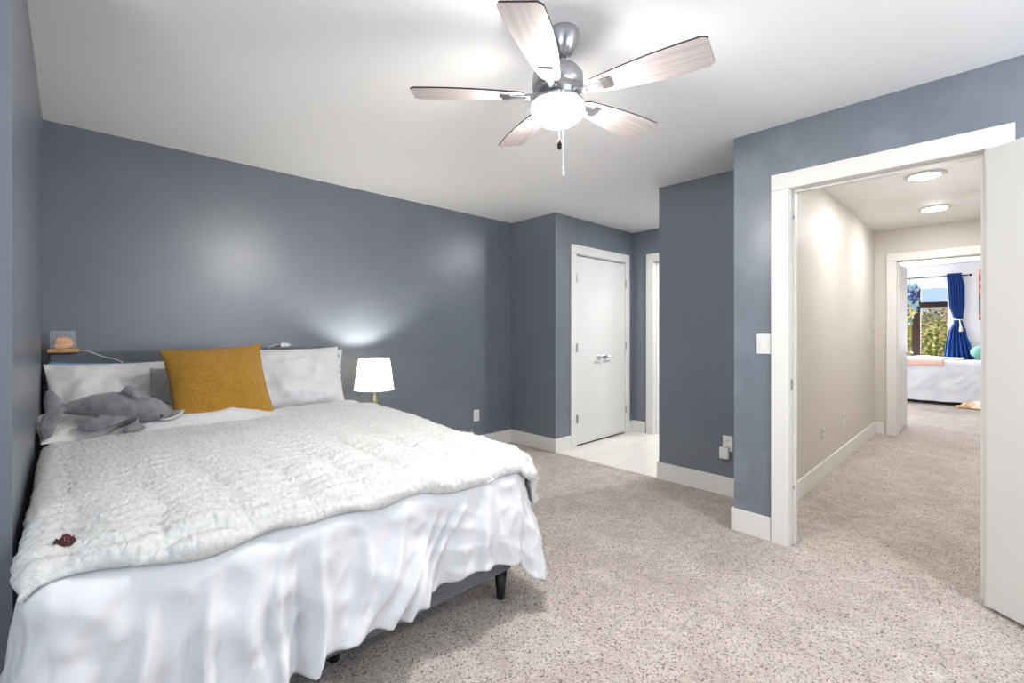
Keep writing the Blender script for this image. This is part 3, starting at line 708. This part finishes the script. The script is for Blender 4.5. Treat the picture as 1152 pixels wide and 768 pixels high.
# hall lights, plus unseen entry, bedroom and bathroom lights added for brightness
def disk(label, x, y, z=H, r=.115, e=HALL_E, grp=None):
    d = empty('ceiling_light', (x, y, z), label, 'ceiling light', grp)
    bobj('trim_ring', lathe(bmesh.new(), [(r-.02, -.012), (r, -.010), (r+.012, -.004), (r+.014, -.0003), (r-.02, -.0003)], 40), M['plastic'], d, smooth=True)
    bobj('diffuser', lathe(bmesh.new(), [(r-.021, -.006), (r-.03, -.014), (r*.5, -.020), (0, -.022)], 40), emat('ceiling_light_glow', (.97, .98, 1), e), d, smooth=True)
disk('round flush ceiling light in the hall, the one closer to the bedroom', 4.76, .37)
disk('round flush ceiling light in the hall, the one closer to the second bedroom', 6.11, .40)
disk('unseen round ceiling light added to brighten the tiled entry behind the blue wall', 4.35, 1.75, e=420)
disk('unseen round ceiling light added to brighten the bedroom, behind the open door', 2.15, -.8, e=200, r=.14)
disk('unseen round ceiling light added to brighten the bathroom doorway', 5.9, 2.3, e=300)

# ---------------------------------------------------------------- second bedroom
w3 = window('window_3', 'x', XB+.04, .557, 1.95, .62, 2.06, M['trim'], (), (), .025, .06)
box('mullion', XB+.03, XB+.10, .95, 1.075, .645, 2.035, M['bronze'], w3); 
box('transom', XB+.03, XB+.10, .582, .949, 1.66, 1.765, M['bronze'], w3); box('transom', XB+.03, XB+.10, 1.076, 1.925, 1.66, 1.765, M['bronze'], w3)
cb2 = empty('bed', (10.9, .3, 0), 'high single bed under the window in the second bedroom', 'bed')
def rel(o, e): o.location = (-e.location.x, -e.location.y, -e.location.z); return o
rel(box('mattress', 10.48, 11.30, -1.2, 1.7, .45, .72, M['white'], cb2, .05, 3), cb2)
rel(box('frame', 10.50, 11.30, -1.2, 1.7, .12, .449, M['bronze'], cb2, .01, 1), cb2)
for lx in (10.54, 11.26):
    for ly in (-1.15, 1.65): rel(box('leg', lx-.03, lx+.03, ly-.03, ly+.03, 0, .12, M['bronze'], cb2), cb2)
NU, NV = 160, 90; P = np.zeros((NU, NV, 3))
for i in range(NU):
    y = 1.72-(2.95)*i/(NU-1)
    for j in range(NV):
        s = j/(NV-1)*1.50; r = .06
        if s < .78: x, z = 11.28-s, .735+.008*nz(y*5, s*6)
        else:
            q = s-.78
            if q < r*PI/2: x, z = 10.50-r*math.sin(q/r), .735-r+r*math.cos(q/r)
            else:
                z = .735-r-(q-r*PI/2); x = 10.44-.02*q+.02*nz(y*3+z*2.5, z*3, 2)+.008*nz(y*9+z*6, z*8, 5)
        z = max(z, .075+.03*nz(y*2, 4))
        P[i, j] = (x, y, z)
q = mobj('coverlet', grid_mesh('coverlet', P), M['quilt'], smooth=True); solid(q, .012, 1); tag(q, 'pale white and blue coverlet hanging down the side of the second bedroom bed', 'coverlet')
NU, NV = 60, 40; P = np.zeros((NU, NV, 3))
for i in range(NU):
    y = 1.5-(.92)*i/(NU-1)
    for j in range(NV):
        s = j/(NV-1)*.52; r = .075
        if s < .35: x, z = 10.85-s, .765+.012*nz(y*6, s*9)
        else:
            q_ = s-.35
            x, z = (10.50-r*math.sin(min(q_/r, PI/2)), .765-r+r*math.cos(min(q_/r, PI/2))-max(0, q_-r*PI/2)*(1.0+.3*math.sin(y*6)))
            x += .008*nz(y*9, z*9)-.006
        P[i, j] = (x, y, z)
q = mobj('blanket', grid_mesh('blanket', P), M['pink'], smooth=True); solid(q, .02, 1); tag(q, 'peach pink blanket folded over the edge of the second bedroom bed', 'blanket')
P = np.zeros((30, 24, 3))
for i in range(30):
    for j in range(24): yy = 1.35-1.0*i/29; xx = 11.26-.36*j/23+.03*nz(yy*4, 1); P[i, j] = (xx, yy, .768+.012*nz(yy*6, xx*7)+.01*math.sin(yy*9))
q = mobj('sheet', grid_mesh('sheet', P), M['lav'], smooth=True); solid(q, .012, 1); tag(q, 'pale blue sheet bunched on the second bedroom bed below the window', 'sheet')
bm = bmesh.new(); bmesh.ops.create_uvsphere(bm, u_segments=32, v_segments=20, radius=.5, matrix=Matrix.Diagonal((.40, .46, .27, 1)))
q = bobj('cushion', bm, M['green'], None, (11.10, .05, .87), (0, R_(12), 0), True); subd(q, 1); tag(q, 'round sage green cushion resting on the second bedroom bed', 'cushion')

# curtain, rod
cr = empty('curtain_rod', (11.40, .9, 2.215), 'thin dark curtain rod above the second bedroom window', 'curtain rod')
bobj('rod', tube(bmesh.new(), [(0, 1.15, 0), (0, -.60, 0)], .010, 12), M['bronze'], cr, smooth=True)
bobj('finial', lathe(bmesh.new(), [(0, -.02), (.017, -.012), (.020, 0), (.017, .012), (0, .02)], 16, Matrix.Translation((0, -.62, 0)) @ Matrix.Rotation(PI/2, 4, 'X')), M['bronze'], cr, smooth=True)
for yy in (-.50, 1.05): box('bracket', 0, .10, yy-.01, yy+.01, -.012, .012, M['bronze'], cr)
ce = empty('curtain', (11.40, .45, .72), 'royal blue curtain tied back with a cream rope at the window edge', 'curtain')
NZ, NY = 70, 90; P = np.zeros((NZ, NY, 3))
def cwid(z):      # (left Y, right Y) of the gathered curtain at height z
    k = [(2.26, .585, .395), (2.0, .565, .355), (1.7, .555, .355), (1.47, .505, .375), (1.40, .495, .380), (1.2, .565, .335), (.95, .60, .275), (.74, .62, .235), (.30, .62, .20)]
    for (z0, a0, b0), (z1, a1, b1) in zip(k, k[1:]):
        if z1 <= z <= z0+1e-6: t = sstep((z0-z)/(z0-z1)); return a0+(a1-a0)*t, b0+(b1-b0)*t
    return k[-1][1:]
for i in range(NZ):
    z = 2.26-(2.26-.30)*i/(NZ-1); a0, b0 = cwid(z); am = .016+.05*(a0-b0)
    for j in range(NY):
        t = j/(NY-1); P[i, j] = (.0+am*math.sin(t*2*PI*6+.4*math.sin(z*2)), a0+(b0-a0)*t-.45, z-.72)
q = mobj('fabric', grid_mesh('fabric', P), M['curtain'], ce, smooth=True); solid(q, .004, 0)
bm = bmesh.new(); tube(bm, [(.035*math.cos(t), -.015+.080*math.sin(t), .71+.01*math.sin(t)) for t in [2*PI*k/24 for k in range(25)]], .009, 8)
tb = bobj('tieback', bm, M['rope'], ce, smooth=True); tag(tb, 'cream rope tieback')
bobj('tassel', tube(bmesh.new(), [(-.045, -.03, .71), (-.052, -.045, .62), (-.052, -.05, .56), (-.052, -.052, .50)], [.007, .010, .022, .028], 10), M['rope'], tb, smooth=True)
# painting
pn = empty('painting', (XB-.003, -.12, 1.86), 'dark unframed canvas with orange and red shapes on the second bedroom wall', 'painting')
box('canvas', -.03, 0, -.30, .30, -.44, .445, M['painting'], pn, .002, 1)

# plush toy on the floor
pt = empty('stuffed_toy', (10.26, .12, 0), 'cream and peach stuffed toy lying on the carpet against the second bedroom bed', 'plush toy')
bm = bmesh.new()
for c, r in (((0, 0, .07), (.10, .16, .07)), ((-.02, .17, .055), (.06, .07, .05)), ((.03, -.14, .09), (.08, .10, .08)), ((-.06, .05, .03), (.07, .08, .03)), ((-.05, .26, .03), (.03, .05, .025))):
    bmesh.ops.create_uvsphere(bm, u_segments=18, v_segments=12, radius=1, matrix=Matrix.Translation(c) @ Matrix.Diagonal((*r, 1)))
q = bobj('body', bm, M['toy'], pt, smooth=True); r = q.modifiers.new('skin', 'REMESH'); r.mode = 'VOXEL'; r.voxel_size = .012; r.use_smooth_shade = True; s = q.modifiers.new('soften', 'SMOOTH'); s.iterations = 4
bm = bmesh.new(); bmesh.ops.create_uvsphere(bm, u_segments=8, v_segments=6, radius=.008, matrix=Matrix.Translation((-.075, .185, .07))); bobj('eye', bm, M['black'], pt)

# leaf clusters
def leaves(n, fn, size, seed):
    rnd = random.Random(seed); vs = []; fs = []
    for _ in range(n):
        c, nrm = fn(rnd); s = size*(.6+.8*rnd.random())
        d = Vector((rnd.gauss(0, 1), rnd.gauss(0, 1), rnd.gauss(0, 1))).normalized(); nr = (nrm+Vector((rnd.gauss(0, .6), rnd.gauss(0, .6), rnd.gauss(0, .6)))).normalized()
        a = d.cross(nr).normalized(); b = nr.cross(a).normalized(); k = len(vs)
        vs += [c-a*s, c-b*s*.5+nr*s*.12, c+a*s, c+b*s*.5+nr*s*.12]; fs.append((k, k+1, k+2, k+3))
    return vs, fs
gar = empty('hanging_garland', (11.33, 1.09, 2.20), 'hanging leafy ornament in navy, pale teal and yellow in front of the far window', 'ornament')
gv, gcol = [], [mat('garland_navy', (.04, .06, .17), .8, spec=.1), mat('garland_teal', (.30, .44, .50), .8, spec=.1), mat('garland_yellow', (.75, .60, .16), .6), mat('garland_green', (.20, .28, .18), .6)]
def gfn(z0, z1, w):
    def f(r):
        z = r.uniform(z0, z1); t = r.uniform(0, 2*PI); rr = w*math.sqrt(r.random())
        return Vector((rr*math.cos(t)*.6, rr*math.sin(t)+.03*math.sin(z*5), z)), Vector((math.cos(t)-.6, math.sin(t), .2))
    return f
for nm, m, spec in (('navy_leaves', 0, (-.72, -.12, .11, 90)), ('teal_leaves', 1, (-.60, -.12, .10, 190)), ('yellow_leaves', 2, (-.72, -.45, .08, 70)), ('green_leaves', 3, (-.84, -.60, .06, 50))):
    vs, fs = leaves(spec[3], gfn(*spec[:3]), .045, 11+m); me = bpy.data.meshes.new(nm); me.from_pydata([tuple(v) for v in vs], [], fs); mobj(nm, me, gcol[m], gar)
bobj('string', tube(bmesh.new(), [(.07, 0, .012), (.03, .0, 0), (0, 0, -.1), (0, 0, -.80)], .005, 6), M['bronze'], gar)

# outside the far window
struct(box('ground_outside', XB+.12, 40, -14, 16, -.6, -.5, M['grass']))
lm = [mat('leaf_olive', (.30, .33, .07), .7), mat('leaf_amber', (.44, .30, .15), .7), mat('leaf_green', (.14, .22, .05), .7)]
for lab, x, y, rad, ht, m, sd, nl in (
        ('olive yellow leafy shrub outside the far window, lowest in front', 14.6, 1.45, 1.05, 1.25, 0, 3, 5200), ('deep green leafy shrub outside beside the curtain edge', 15.9, -.35, 1.0, 1.3, 2, 4, 3600),
        ('amber brown autumn tree behind the shrubs outside the far window', 18.4, 1.1, 1.7, 1.72, 1, 5, 9000), ('green tree with autumn tint rising behind the window mullion', 19.5, 4.3, 1.6, 1.7, 0, 6, 3600)):
    tr = empty('tree' if 'tree' in lab else 'shrub', (x, y, -.5), lab, 'tree' if 'tree' in lab else 'shrub')
    def ff(r, rad=rad, ht=ht):
        t = r.uniform(0, 2*PI); ph = math.acos(r.uniform(-1, 1)); k = (.55+.5*r.random()); d = Vector((math.sin(ph)*math.cos(t), math.sin(ph)*math.sin(t), math.cos(ph)))
        k *= 1+.22*nz(d.x*3+x, d.y*3, d.z*3)
        return Vector((d.x*rad*k, d.y*rad*k, ht*.55+.5+(d.z*ht*.62)*k)), d
    vs, fs = leaves(nl, ff, .05, sd); me = bpy.data.meshes.new('crown'); me.from_pydata([tuple(v) for v in vs], [], fs)
    o = mobj('crown', me, lm[m], tr)
    me.materials.append(lm[(m+1) % 3]); 
    for i, p in enumerate(me.polygons): p.material_index = 1 if (i*7919) % 10 < 3 else 0
    bobj('trunk', tube(bmesh.new(), [(0, 0, 0), (.03, .02, ht*.4), (-.03, .05, ht*.8)], [.09, .07, .04], 10), M['bark'], tr)
